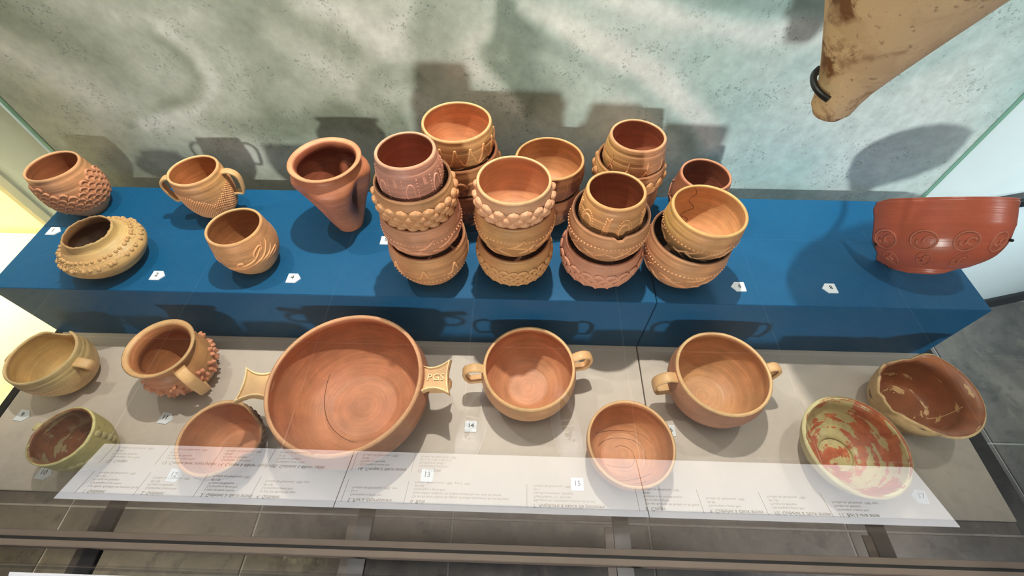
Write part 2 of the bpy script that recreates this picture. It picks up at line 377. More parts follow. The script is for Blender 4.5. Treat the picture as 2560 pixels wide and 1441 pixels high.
class Vessel:
    def __init__(s, name, label, cat, x, y, z0, h, R, prof, cols, t=.0038, tilt=(0, 0), spin=0, mat='clay', cut=None, deform=None,
                 grooves=(), group=None, n=96, floor=.06, lip=0., inmat=None):
        s.h, s.R, s.t, s.deform = h, R, t, deform
        s.root = empty(name, (x, y, z0), label, cat, group, (tilt[0], tilt[1], spin))
        P = catmull(np.array(PR[prof]) * [R, h], 10); s.P = P
        L = np.concatenate([[0], np.cumsum(np.hypot(*np.diff(P, axis=0).T))]); L /= L[-1]
        mo, mi = 56, 40
        uo = np.linspace(0, 1, mo); po = np.stack([np.interp(uo, L, P[:, 0]), np.interp(uo, L, P[:, 1])], 1)
        tan = np.gradient(po, axis=0); nrm = np.stack([tan[:, 1], -tan[:, 0]], 1); nrm /= np.linalg.norm(nrm, axis=1)[:, None] + 1e-9
        pi_ = po - nrm * t; pi_[:, 0] = np.maximum(pi_[:, 0], 0)
        zf = max(floor * h, t * .9)
        pi_[:, 1] = np.maximum(pi_[:, 1], zf); k = np.argmax(pi_[:, 1] > zf); k = max(k, 1)
        pin = np.vstack([[[0, zf]], pi_[k:]]); pin[-1] = (R - t, h)
        Li = np.concatenate([[0], np.cumsum(np.hypot(*np.diff(pin, axis=0).T))]); Ltot = Li[-1]; Li = Li / Ltot; s.pin, s.Li = pin, Li
        # inner parameter runs with height so a broken edge follows the wall
        th = np.linspace(-PI, PI, n, endpoint=False); s.th = th
        sc = np.ones(n) if cut is None else np.array([cut(a) for a in th])
        if cut is None and True:
            wob = .0006
        ri = random.random() * 6
        vs = []; cs = []; uvs = []
        def emit(r, z, a, side, u, vcoord):
            r2, z2 = r, z
            if side == 0:
                for g in grooves: r2 -= .001 * math.exp(-((z / h - g) / .012) ** 2)
            if deform: r2, z2 = deform(r2, z2, a, side)
            r2 *= 1 + .006 * math.sin(2 * a + ri)
            z2 += .0005 * math.sin(2 * a + ri * 2) * (z / h) * (r / R)
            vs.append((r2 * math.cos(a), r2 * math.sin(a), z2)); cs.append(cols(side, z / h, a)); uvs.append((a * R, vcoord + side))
        rows = []
        for i in range(mo):
            rows.append((0, uo[i]))
        for u in (1.0,): rows.append((2, u))
        for i in range(mi): rows.append((1, 1 - i / (mi - 1)))
        for side, u in rows:
            for j, a in enumerate(th):
                uu = u * sc[j]
                if side == 0: r = np.interp(uu, L, P[:, 0]); z = np.interp(uu, L, P[:, 1]); emit(r, z, a, 0, uu, uu * L.size * 0 + uu * .12)
                else:
                    # matching inner point at the same height as the outer cut
                    zc = np.interp(sc[j], L, P[:, 1]); ui = np.interp(min(zc, h), pin[1:, 1], Li[1:]) if sc[j] < .999 else 1.
                    q = u * ui; r = np.interp(q, Li, pin[:, 0]); z = np.interp(q, Li, pin[:, 1])
                    if side == 2:
                        ro = np.interp(sc[j], L, P[:, 0]); zo = np.interp(sc[j], L, P[:, 1]); r = (r + ro) / 2; z = max(z, zo) + t * .32
                        emit(r, z, a, 1 if sc[j] > .999 else 2, 1, .12)
                    else: emit(r, z, a, 1, q, q * Ltot)
        nr = len(rows); fs = []
        for i in range(nr - 1):
            for j in range(n):
                k = (j + 1) % n; fs.append((i * n + j, i * n + k, (i + 1) * n + k, (i + 1) * n + j))
        me = mesh('body', vs, fs, M[mat], True)
        if inmat:
            me.materials.append(M[inmat])
            for pidx, p in enumerate(me.polygons):
                if pidx // n >= mo: p.material_index = 1
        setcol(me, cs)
        ul = me.uv_layers.new(name='UVMap'); uva = np.array(uvs)
        li = np.empty(len(me.loops), int); me.loops.foreach_get('vertex_index', li); ul.data.foreach_set('uv', uva[li].ravel().astype(np.float32))
        bm = bmesh.new(); bm.from_mesh(me); bmesh.ops.remove_doubles(bm, verts=bm.verts, dist=1e-7); bmesh.ops.recalc_face_normals(bm, faces=bm.faces[:]); bm.to_mesh(me); bm.free()
        s.body = link('body', me, s.root); s.cols = cols
    def pt(s, a, zf, out=0.):
        z = zf * s.h; i = np.argmax(s.P[:, 0]);
        m = s.P[:, 1] > 1e-9
        r = float(np.interp(z, s.P[m][:, 1], s.P[m][:, 0])); r2 = float(np.interp(z + .0006, s.P[m][:, 1], s.P[m][:, 0]))
        sl = (r2 - r) / .0006
        if s.deform: r, z = s.deform(r, z, a, 0)
        nn = Vector((math.cos(a), math.sin(a), -sl)).normalized()
        return Vector((r * math.cos(a), r * math.sin(a), z)) + nn * out, nn
    def frame(s, a, zf, out=0., roll=0.):
        p, nn = s.pt(a, zf, out); tx = Vector((-math.sin(a), math.cos(a), 0)); ty = nn.cross(tx)
        m = Matrix((tx, ty, nn)).transposed().to_4x4(); m.translation = p
        return m @ Matrix.Rotation(roll, 4, 'Z')
    def put(s, name, me, a, zf, size, roll=0., out=0.):
        o = link(name, me, s.root)
        o.matrix_local = s.frame(a, zf, out, roll) @ Matrix.Diagonal((size[0], size[1], size[2], 1)); return o
    def color(s, f=1.0, zf=.5, a=-1.57):
        c = s.cols(0, zf, a); return (min(1, c[0] * f), min(1, c[1] * f), min(1, c[2] * f))  # a raised f lightens relief pieces, painting relief highlights into their colour
    def scatter(s, name, base, items):
        """many tiny relief dots, joined: items (a, zf, (sx, sy, sz), roll)"""
        bv, bf = base; vs = []; fs = []
        bv = np.array(bv); bv4 = np.c_[bv, np.ones(len(bv))]
        for a, zf, sz, roll in items:
            m = np.array(s.frame(a, zf, 0, roll) @ Matrix.Diagonal((sz[0], sz[1], sz[2], 1)))
            k = len(vs); vs += (bv4 @ m.T)[:, :3].tolist(); fs += [tuple(i + k for i in f) for f in bf]
        me = mesh(name, vs, fs, M['clay'], True); setcol(me, s.color(1.35)); o = link(name, me, s.root); o['kind'] = 'stuff'; return o
    def cracks(s, lines, w=.0005, col=(96, 60, 36)):
        for ln in lines:
            Q = catmull(np.array(ln), 5); vs = []; fs = []; n = len(Q); pts = []
            for a, q in Q:
                r = np.interp(q, s.Li, s.pin[:, 0]); z = np.interp(q, s.Li, s.pin[:, 1]); pts.append(Vector((r * math.cos(a), r * math.sin(a), z)))
            for i, p in enumerate(pts):
                d = (pts[min(i + 1, n - 1)] - pts[max(i - 1, 0)]).normalized(); nn = Vector((-p.x, -p.y, .04)).normalized(); sd = d.cross(nn).normalized(); nn = sd.cross(d)
                for k in range(4): an = PI / 2 * k + .785; vs.append(p + (sd * math.cos(an) + nn * math.sin(an)) * w)
            for i in range(n - 1):
                for k in range(4): fs.append((i * 4 + k, i * 4 + (k + 1) % 4, i * 4 + 4 + (k + 1) % 4, i * 4 + 4 + k))
            me = mesh('crack', vs, fs, M['clay']); setcol(me, lin(col)); link('crack', me, s.root)
    def strokes(s, name, lines, w=.0011, f=1.3, hgt=1.05):
        """slip trails laid on the wall: each line [(a, zf), ...]"""
        objs = []
        for ln in lines:
            Q = catmull(np.array(ln), 6); n = len(Q); vs = []; fs = []
            pts = [s.pt(a, z) for a, z in Q]
            for i, (p, nn) in enumerate(pts):
                d = (pts[min(i + 1, n - 1)][0] - pts[max(i - 1, 0)][0])
                if d.length < 1e-9: d = Vector((0, 0, 1))
                d.normalize(); sd = d.cross(nn).normalized()
                ww = w * (.45 + .55 * math.sin(PI * min(1, (i + .6) / n * 1.15)) ** .6)
                for q in range(5):
                    an = PI * q / 4; vs.append(p + sd * math.cos(an) * ww + nn * (math.sin(an) * ww * hgt - .0003))
            for i in range(n - 1):
                for q in range(4): fs.append((i * 5 + q, i * 5 + q + 1, i * 5 + q + 6, i * 5 + q + 5))
            fs += [tuple(range(5)), tuple((n - 1) * 5 + q for q in (4, 3, 2, 1, 0))]
            me = mesh(name, vs, fs, M['clay'], True); setcol(me, s.color(f)); objs.append(link(name, me, s.root))
        return objs
def dome(ns=8, nr=3):
    vs = [(0, 0, 1)]; fs = []
    for i in range(1, nr + 1):
        p = PI / 2 * i / nr
        for j in range(ns): vs.append((math.sin(p) * math.cos(2 * PI * j / ns), math.sin(p) * math.sin(2 * PI * j / ns), math.cos(p)))
    for j in range(ns): fs.append((0, 1 + j, 1 + (j + 1) % ns))
    for i in range(nr - 1):
        for j in range(ns):
            a = 1 + i * ns + j; b = 1 + i * ns + (j + 1) % ns; fs.append((a, a + ns, b + ns, b))
    return vs, fs
def arch(n=9, w=.16):                       # raised crescent, open side down
    vs = []; fs = []
    for i in range(n):
        an = PI * i / (n - 1); c = Vector((math.cos(an) * .5, math.sin(an) * .55 - .2, 0)); ww = w * (.35 + .65 * math.sin(an))
        d = Vector((math.cos(an), math.sin(an), 0))
        for k, (o, z) in enumerate(((ww, -.05), (ww * .55, .85), (-ww * .4, .8), (-ww * 1.6, -.05))): vs.append(c + d * o + Vector((0, 0, z)))
    for i in range(n - 1):
        for k in range(3): fs.append((i * 4 + k, i * 4 + 4 + k, i * 4 + 5 + k, i * 4 + 1 + k))
    fs += [(0, 1, 2, 3), ((n - 1) * 4 + 3, (n - 1) * 4 + 2, (n - 1) * 4 + 1, (n - 1) * 4)]
    return vs, fs
def petal():                                # overlapping pine-cone scale, thick rounded tip up
    vs = []; fs = []; nv, nu = 8, 7
    for i in range(nv):
        v = i / (nv - 1); wd = .52 if v < .4 else .52 * max(0, 1 - ((v - .4) / .6) ** 2.2) ** .6
        hh = .1 + .95 * (math.sin(PI / 2 * min(1, v / .78)) ** 1.6 if v < .78 else max(0, 1 - ((v - .78) / .22) ** 2))
        for j in range(nu):
            u = -1 + 2 * j / (nu - 1); vs.append((u * wd, v * 1.15 - .55, hh * (1 - .75 * abs(u) ** 2) * (1 if abs(u) < 1 else .0) - .08))
    for i in range(nv - 1):
        for j in range(nu - 1): fs.append((i * nu + j, i * nu + j + 1, i * nu + nu + j + 1, i * nu + nu + j))
    return vs, fs
DOME, ARCH, PETAL = dome(), arch(), petal(); DOT = dome(6, 2)
def piece(geo, name, col, mat='clay'):
    me = mesh(name, geo[0], geo[1], M[mat], True); setcol(me, col); return me
def zones(a, b, inn, th0=0., hb=0., burn=None, rim=None):
    """clay colours: a on the side th0, b opposite, inn inside"""
    a, b, inn = (np.array(lin(c)) for c in (a, b, inn)); rm = np.array(lin(rim)) if rim else None
    bc = np.array(lin(burn[0])) if burn else None
    def f(side, z, th):
        if side == 2: return tuple(np.minimum(1, (a + b) / 2 * 1.15))
        if side == 1:
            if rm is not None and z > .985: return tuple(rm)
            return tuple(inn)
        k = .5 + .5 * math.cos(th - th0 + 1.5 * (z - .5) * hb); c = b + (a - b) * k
        if bc is not None:
            q = math.exp(-((math.atan2(math.sin(th - burn[1]), math.cos(th - burn[1]))) / .6) ** 2) * math.exp(-((z - burn[2]) / .25) ** 2); c = c + (bc - c) * q
        if z > .985 and rm is not None: c = rm
        return tuple(c)
    return f
def rows_of(v, name, geo, zs, count, size, f=1.12, stagger=True, keep=None, jit=.02, matname='clay'):
    me = piece(geo, name, v.color(f), matname)
    for i, z in enumerate(zs):
        for j in range(count):
            a = 2 * PI * (j + (.5 if stagger and i % 2 else 0)) / count - PI + random.uniform(-jit, jit)
            if keep and not keep(a, z): continue
            k = random.uniform(.9, 1.1)
            v.put(name, me, a, z + random.uniform(-.006, .006), (size[0] * k, size[1] * k, size[2]), random.uniform(-.12, .12))
def beads(v, z, count, r=.0017, amp=0, name='bead_row'):
    v.scatter(name, DOT, [(2 * PI * j / count, z + amp * math.sin(6 * PI * j / count), (r, r, r * .9), 0) for j in range(count)])
def waves(v, z0, z1, n=22, slope=.5, seed=1, w=.0017, name='slip_trail'):
    r = random.Random(seed); L = []
    for i in range(n):
        a = 2 * PI * i / n + r.uniform(-.08, .08); zz = r.uniform(z0, z1); da = r.uniform(.35, .6); dz = r.uniform(.08, .16) * slope * (1 if i % 2 else -1)
        L.append([(a, zz), (a + da * .35, zz + dz * .2), (a + da * .7, zz + dz * .7), (a + da, zz + dz * 1.3)])
    v.strokes(name, L, w)
def strap(v, name, pts, wdir, width, thick, ribs=3, col=None, mat='clay'):
    P = catmull(np.array(pts, float), 6); n = len(P); W = Vector(wdir).normalized()
    prof = [(-.5 + i / 12, .5 + (.18 * abs(math.sin(PI * ribs * i / 12)) if ribs else 0) - (.25 if i in (0, 12) else 0)) for i in range(13)] + [(.5, -.3), (.3, -.5), (-.3, -.5), (-.5, -.3)]
    vs = []; fs = []; m = len(prof)
    for i in range(n):
        d = Vector(P[min(i + 1, n - 1)] - P[max(i - 1, 0)]).normalized(); nn = W.cross(d).normalized()
        for a, b in prof: vs.append(Vector(P[i]) + W * (a * width) + nn * (b * thick))
    for i in range(n - 1):
        for k in range(m): fs.append((i * m + k, i * m + (k + 1) % m, (i + 1) * m + (k + 1) % m, (i + 1) * m + k))
    fs += [tuple(range(m))[::-1], tuple((n - 1) * m + k for k in range(m))]
    me = mesh(name, vs, fs, M[mat], True); setcol(me, col or lin((222, 172, 112))); return link(name, me, v.root)
def ear(v, a, zt, zb, outr, width, thick, ribs=3, rise=0., name='handle', col=None):
    """strap handle: leaves the wall at zt, curls out and returns at zb"""
    p0, _ = v.pt(a, zt); p1, _ = v.pt(a, zb); rd = Vector((math.cos(a), math.sin(a), 0)); z = Vector((0, 0, 1))
    hh = (p0.z - p1.z)
    pts = [p0 - rd * .002, p0 + rd * outr * .45 + z * rise, p0 + rd * outr * .92 + z * (rise * .7 - hh * .18), p0 + rd * outr - z * hh * .5,
           p1 + rd * outr * .75 - z * 0 + (p0 - p1) * .12 * 0, p1 + rd * outr * .3, p1 - rd * .002]
    return strap(v, name, [tuple(p) for p in pts], (-math.sin(a), math.cos(a), 0), width, thick, ribs, col)

OR, YE, PK, BR = (206, 142, 88), (204, 160, 98), (202, 138, 108), (164, 98, 58)
G1 = 'cups and pots on the blue plinth'; G2 = 'bowls stacked on the blue plinth'; G3 = 'bowls on the taupe deck'

# --- single pieces on the plinth
v = Vessel('scaled_cup', 'orange beaker covered in rows of small raised scales, beside number tag 1', 'cup', -.7845, .5738, H, .0931, .0407, 'cup', zones((206, 146, 92), (196, 124, 92), (168, 98, 50), .3, rim=(224, 164, 112)), grooves=(.93, .74), group=G1)
rows_of(v, 'scale', ARCH, [.26, .34, .42, .50, .58, .66, .74, .82], 20, (.0120, .0098, .0036), 1.25, keep=lambda a, z: z < .60 + .24 * abs(math.sin(1.5 * a + 1.3)))
v = Vessel('studded_jar', 'squat tan jar ringed with round studs, broken neck, beside number tag 2', 'jar', -.6665, .4485, H, .0713, .0344, 'squat', zones((204, 164, 98), (186, 140, 88), (130, 88, 48), .2), t=.0032, cut=lambda a: .988 + .004 * math.sin(5 * a) + .003 * math.sin(13 * a + 1) + .003 * math.sin(29 * a), grooves=(.8, .775), group=G1)
rows_of(v, 'stud', DOME, [.72], 40, (.0030, .0030, .0032), 1.2, jit=.03)
rows_of(v, 'stud', DOME, [.6], 30, (.0030, .0036, .003), 1.2, jit=.08)
v.scatter('fine_dots', DOT, [(random.uniform(-PI, PI), .65 + .05 * math.sin(3 * random.uniform(-PI, PI)), (.0012, .0012, .0012), 0) for _ in range(170)])
v = Vessel('two_handled_cup', 'orange cup with two ear handles and a diamond of fine dots', 'cup', -.5441, .5699, H, .0933, .0395, 'deep', zones((214, 156, 86), (202, 132, 84), (190, 116, 50), .4, rim=(232, 172, 112)), grooves=(.93, .8), group=G1)
v.scatter('dotted_relief', DOT, [(a0 + (.05 if i % 2 else 0), .16 + i * .026, (.0014, .0014, .0014), 0) for i in range(23) for a0 in np.arange(-PI, PI, .1) if .16 < .16 + i * .026 < .5 + .34 * abs(math.sin(a0 + .9))])
ear(v, math.radians(12), .9, .42, .02, .012, .004); ear(v, math.radians(192), .9, .42, .02, .012, .004)
v = Vessel('beaker', 'plain orange beaker with a trailed stem and leaves, beside number tag 4', 'cup', -.4311, .4513, H, .0860, .0403, 'cup', zones((210, 148, 90), (196, 134, 82), (170, 108, 52), -.6, rim=(222, 166, 104)), group=G1)
a0 = math.radians(-75)
v.strokes('slip_trail', [[(a0 - .5, 0.472), (a0 - .1, 0.498), (a0 + .35, 0.564), (a0 + .7, 0.703), (a0 + .95, 0.835)], [(a0 + .45, 0.578), (a0 + .5, 0.703), (a0 + .75, 0.789), (a0 + .85, 0.736), (a0 + .6, 0.644)], [(a0 - .3, 0.446), (a0 + .2, 0.472), (a0 + .7, 0.564), (a0 + 1.05, 0.749), (a0 + 1.12, 0.855)], [(a0 + .5, 0.485), (a0 + .9, 0.538), (a0 + 1.2, 0.670)], [(a0 - .6, 0.432), (a0 - .2, 0.446), (a0 + .1, 0.419)], [(a0 + .7, 0.446), (a0 + 1., 0.512), (a0 + 1.3, 0.538), (a0 + 1.2, 0.472), (a0 + .8, 0.432)], [(a0 - .2, 0.518), (a0 - .1, 0.578), (a0 + .02, 0.578), (a0 - .02, 0.525)], [(a0 - .9, 0.505), (a0 - 1.2, 0.578), (a0 - 1.4, 0.604)], [(a0 + 2, 0.472), (a0 + 2.3, 0.670), (a0 + 2.6, 0.736)], [(a0 + 3, 0.472), (a0 + 3.3, 0.670), (a0 + 3.6, 0.736)]], .0016)
def dimples(r, z, a, side):
    k = 0
    for a0 in (-.35, 1.35, -2.2):
        d = math.atan2(math.sin(a - a0), math.cos(a - a0)); k += math.exp(-(d / .38) ** 2) * math.exp(-((z - .076) / .034) ** 2)
    return r * (1 - .5 * k), z
v = Vessel('dented_pot', 'brown-orange pot with deep thumb dents and a flared rim', 'pot', -.3036, .5473, H, .1368, .0560, 'pot', zones((196, 116, 70), (184, 104, 72), (142, 70, 36), .5, burn=((96, 58, 42), -.35, .45), rim=(216, 146, 98)), deform=dimples, group=G1, t=.004)

# --- stacks on the plinth: (x, y) and each bowl's rim height and radius were measured
def bowl(x, y, rim, h, R, cols, label, **k):
    k.setdefault('grooves', (.93, .76)); k.setdefault('prof', 'bowl'); pr = k.pop('prof')
    return Vessel(k.pop('name', 'bowl'), label, k.pop('cat', 'bowl'), x, y, H + max(rim - h, 0), h, R, pr, cols, group=G2, **k)
def petals(v, zs=(.36, .49, .61, .72), n=20, sz=(.0185, .0150, .0058), f=1.25): rows_of(v, 'scale', PETAL, zs, n, sz, f, jit=.03)
def arcs(v, zs=(.4, .49, .58, .67), n=21, sz=(.0150, .0115, .0036), f=1.3): rows_of(v, 'scale', ARCH, zs, n, sz, f)
# stack with the pink beaker on top
x, y = -.1415, .4455
v = bowl(x, y, .0876, .0876, .0569, zones((204, 144, 88), (196, 130, 84), (180, 110, 66), -.8), 'orange bowl with trailed peaks, bottom of the stack topped by the pink beaker', tilt=(0, .02))
v.strokes('slip_trail', [[(a - .22, .56), (a - .1, .6), (a, .78), (a + .1, .6), (a + .22, .56)] for a in np.arange(-PI, PI, .8)], .0018); beads(v, .46, 60)
v = bowl(x, y, .1427, .076, .0540, zones((206, 136, 98), (198, 132, 92), (176, 104, 66), -1.), 'salmon bowl with a bead row, below the pine-cone bowl and pink beaker')
beads(v, .69, 62); waves(v, .4, .6, 30, 1, 3)
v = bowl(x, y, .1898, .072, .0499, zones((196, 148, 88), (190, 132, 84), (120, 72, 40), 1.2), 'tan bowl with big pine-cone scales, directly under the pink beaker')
petals(v)
v = bowl(x - .0015, y, .2311, .080, .0372, zones((206, 138, 112), (196, 130, 112), (170, 92, 58), .3, rim=(218, 158, 122)), 'pink beaker with bead lines and small arches, top of its stack', cat='cup', name='beaker', prof='cup', grooves=(.9, .72))
v.strokes('slip_trail', [ln for a in np.arange(-PI, PI, .9) for ln in ([(a - .12, .42), (a - .16, .6), (a - .05, .74), (a + .08, .7), (a + .1, .54)], [(a + .42, .84), (a + .44, .7), (a + .48, .72), (a + .46, .84)])], .0013)
v.scatter('bead_lines', DOT, [(a + .2, z, (.001, .001, .0009), 0) for a in np.arange(-PI, PI, .45) for z in np.arange(.42, .86, .055)])
# stack behind it
x, y = -.0985, .5765
v = bowl(x, y, .0859, .0859, .0594, zones(BR, (150, 88, 48), (150, 88, 50), .4), 'brown bowl with beads and curls, bottom of the three-bowl stack by the wall'); beads(v, .7, 60); arcs(v, (.4, .55), 14, (.02, .016, .003))
v = bowl(x, y, .1402, .076, .0590, zones((158, 94, 52), (172, 112, 58), (150, 88, 50), 2.6), 'brown bowl with small scales, middle of the three-bowl stack by the wall'); arcs(v)
v = bowl(x, y, .1865, .074, .0518, zones((216, 164, 92), (208, 146, 90), (206, 132, 80), .8, rim=(228, 176, 112)), 'golden bowl with trailed zigzag arches, top of the stack by the wall')
v.strokes('slip_trail', [[(a, .66), (a + .1, .48), (a + .2, .46), (a + .3, .72), (a + .34, .82), (a + .38, .68), (a + .42, .66)] for a in np.arange(-PI, PI, .42)], .0018); waves(v, .25, .38, 18, .5, 5)
# middle front stack
x, y = -.0095, .4461
v = bowl(x, y, .0843, .0843, .0532, zones((206, 146, 84), (198, 132, 80), (176, 108, 64), -1.), 'orange bowl with fine scales, bottom of the stack topped by a knobbly scaled bowl'); arcs(v, (.36, .45, .54, .63, .72), 24, (.0130, .0100, .0032))
v = bowl(x, y, .1499, .080, .0534, zones((200, 138, 78), (190, 124, 74), (160, 98, 54), -2.), 'brown-orange bowl with a bead row and slanting leaves under a knobbly bowl'); beads(v, .7, 64, amp=.02); waves(v, .36, .62, 32, 1.2, 7)
v = bowl(x - .001, y, .1891, .071, .0484, zones((212, 156, 122), (206, 146, 104), (206, 142, 96), .6, rim=(226, 172, 118)), 'pale bowl with knobbly pine-cone scales and white repairs, top of the middle stack'); petals(v, n=18)
# right behind: two bowls
x, y = .0425, .5756
v = bowl(x, y, .0736, .0736, .0530, zones((176, 110, 62), (160, 96, 54), (150, 90, 50), .2), 'brown bowl with upright strokes, lower of the two-bowl stack by the wall')
v.strokes('slip_trail', [[(a, .35), (a + .02, .55), (a, .74)] for a in np.arange(-PI, PI, .2)], .0009)
v = bowl(x, y, .1249, .070, .0542, zones((148, 90, 46), (140, 80, 44), (186, 124, 68), .2, rim=(214, 158, 92)), 'dark brown bowl with a pale rim, upper of the two-bowl stack by the wall'); v.scatter('bead_lines', DOT, [(a + .1 * z, z, (.0009, .0009, .0008), 0) for a in np.arange(-PI, PI, .5) for z in np.arange(.3, .85, .035)])
# stack with the lily beaker
x, y = .1745, .585
v = bowl(x, y, .079, .079, .0520, zones((192, 130, 88), (180, 112, 74), (150, 90, 50), .2), 'plain orange bowl, bottom of the stack topped by the lily beaker')
v = bowl(x - .002, y, .121, .062, .0530, zones((196, 130, 88), (206, 152, 78), (140, 84, 44), -.2), 'bowl with tall leaf scales, under the lily beaker'); petals(v, (.48, .66), 17, (.017, .022, .0045))
v = bowl(x, y, .162, .078, .0419, zones((210, 140, 104), (210, 158, 84), (170, 92, 54), -.2, rim=(220, 156, 106)), 'pink and yellow beaker with hanging lilies, top of its stack by the wall', cat='cup', name='beaker', prof='cup', grooves=(.9, .7))
v.strokes('slip_trail', [ln for a in np.arange(-PI, PI, .62) for ln in ([(a, .78), (a + .01, .6), (a, .42)], [(a - .13, .4), (a - .08, .5), (a, .57), (a + .08, .5), (a + .13, .4)])], .0012)
# front stack with the feather beaker
x, y = .1235, .4501
v = bowl(x, y, .0799, .0799, .0572, zones((210, 140, 108), (204, 132, 100), (170, 100, 66), -1.), 'pink bowl with rounded scales, bottom of the stack topped by the feather beaker'); arcs(v, (.36, .47, .58, .69), 20, (.0165, .0125, .0036))
def chip(a): d = math.atan2(math.sin(a + 1.45), math.cos(a + 1.45)); return 1 - (.05 if abs(d) < .09 else .02 if abs(d) < .14 else 0)
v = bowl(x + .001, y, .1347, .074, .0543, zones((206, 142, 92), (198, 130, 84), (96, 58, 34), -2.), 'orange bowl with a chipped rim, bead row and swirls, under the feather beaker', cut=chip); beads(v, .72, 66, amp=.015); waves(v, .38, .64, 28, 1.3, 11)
v = bowl(x + .0012, y, .1711, .082, .0391, zones((206, 140, 82), (206, 146, 76), (160, 84, 40), -.9, rim=(218, 158, 92)), 'orange beaker with a feathered leaf and bead arch, top of its stack', cat='cup', name='beaker', prof='cup')
L = []
for a in np.arange(-PI, PI, 1.25):
    a = a - .03; L.append([(a, .3), (a + .06, .56), (a + .12, .84)])
    for k in range(8): z = .38 + k * .055; aa = a + .01 + .02 * k * .6; L += [[(aa, z), (aa + .07, z + .055), (aa + .1, z + .075)], [(aa, z), (aa - .06, z + .05), (aa - .09, z + .07)]]
    L.append([(a + .5, .42), (a + .45, .6), (a + .58, .72), (a + .75, .68), (a + .8, .52)])
v.strokes('slip_trail', L, .0014); v.scatter('bead_arch', DOT, [(a + .6 + .24 * math.cos(q), .56 + .25 * math.sin(q), (.001, .001, .0009), 0) for a in np.arange(-PI, PI, 1.25) for q in np.arange(0, PI, .22)])
# lone dark beaker and the right-hand stack
v = Vessel('beaker', 'red-brown beaker standing alone behind the cracked golden bowl', 'cup', .2987, .5790, H, .0953, .0407, 'cup', zones((194, 124, 88), (170, 100, 62), (140, 76, 50), -.3, rim=(206, 134, 96)), group=G1); waves(v, .4, .7, 24, 1, 13)
x, y = .249, .4525
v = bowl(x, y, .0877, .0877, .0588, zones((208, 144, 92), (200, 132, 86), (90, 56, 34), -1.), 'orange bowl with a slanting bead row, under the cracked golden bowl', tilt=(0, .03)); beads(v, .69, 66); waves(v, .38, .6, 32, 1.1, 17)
v = bowl(x + .007, y, .1372, .078, .0521, zones((206, 142, 92), (200, 152, 72), (210, 150, 92), -.6, burn=((48, 36, 32), -2.2, .35), rim=(222, 172, 98)), 'golden bowl with a crack inside and a scorched side, top of the right stack', tilt=(0, .05)); beads(v, .62, 60, .0017); waves(v, .32, .56, 36, 1.2, 19, .0018)

v.cracks([[(1.75, .97), (1.6, .85), (1.72, .72), (1.5, .6), (1.9, .5), (1.6, .42), (2.4, .3), (3.2, .34), (3.4, .45)]])

# --- bowls on the deck
v = Vessel('two_handled_bowl', 'pale yellow bowl with a broken rim and two lug handles, beside number tag 9', 'bowl', -.756, .3025, 0, .0782, .0503, 'two', zones((206, 176, 116), (212, 168, 122), (206, 168, 98), .3, rim=(224, 190, 132)), cut=lambda a: 1 - .19 * math.exp(-((a - 1.62) / .36) ** 4) + .03 * math.exp(-((a - 1.2) / .06) ** 2), grooves=(.9, .8), group=G3)
v.scatter('dotted_relief', DOT, [(a0 + (.05 if i % 2 else 0), .1 + i * .028, (.0008, .0012, .0005), .5) for i in range(20) for a0 in np.arange(-PI, PI, .1) if .1 + i * .028 < .64])
ear(v, math.radians(-5), .86, .6, .018, .016, .005, 2); ear(v, math.radians(178), .86, .6, .016, .016, .005, 2)
v = Vessel('flared_bowl', 'reddish bowl with a flared collar, rosettes and one ribbed handle, beside number tag 11', 'bowl', -.5528, .3092, 0, .1032, .0516, 'flare', zones((198, 138, 74), (192, 116, 88), (176, 108, 54), .4, rim=(216, 168, 110)), group=G3, t=.0045)
me = piece(PETAL, 'rosette_leaf', v.color(1.3))
for k in range(16):
    a = 2 * PI * k / 16 - PI
    for q in range(5): v.put('rosette_leaf', me, a + .075 * math.cos(q * 1.257 + k), .42 + .1 * math.sin(q * 1.257 + k) + .07 * (k % 2), (.0088, .0094, .0065), q * 1.257 + k - PI / 2)
ear(v, math.radians(-38), .86, .34, .024, .017, .006, 3)
M['wc_in'] = worn('worn_brown_slip', (128, 78, 50), (150, 90, 56), .53, .4, 22, 150)
M['wc_out'] = worn('worn_grey_slip', (150, 112, 90), (170, 150, 100), .36, .5, 22, 150)
M['dish_slip'] = worn('worn_red_slip', (170, 82, 46), (190, 106, 62), .505, .38, 9, 90)
M['pot_slip'] = worn('worn_orange_slip', (170, 100, 58), (148, 88, 52), .6, .4, 16, 90)
M['pot_out'] = worn('worn_dark_slip', (88, 66, 58), (104, 76, 60), .42, .5, 20, 120)
v = Vessel('worn_cup', 'greenish cup with flaking brown slip inside and a broken handle, beside number tag 10', 'cup', -.6466, .1807, 0, .0756, .0425, 'stemcup', zones((200, 190, 124), (190, 178, 120), (168, 150, 110), .2, rim=(214, 204, 146)), t=.0045, cut=lambda a: 1 - .025 * math.exp(-((a - 2.2) / .8) ** 2) - .006 * abs(math.sin(7 * a)), mat='wc_out', inmat='wc_in', group=G3)
me = piece(DOME, 'lobe', lin((206, 194, 134)))
for k in range(5): v.put('lobe', me, math.radians(10) + k * .03, .86 - k * .15, (.005, .0065, .0032), .5)
for k in range(4): v.put('lobe', me, math.radians(-75 + 12 * k), .72 - .05 * k, (.006, .006, .003), .5)
ear(v, math.radians(165), .92, .66, .013, .012, .006, 2, col=lin((206, 196, 140)))
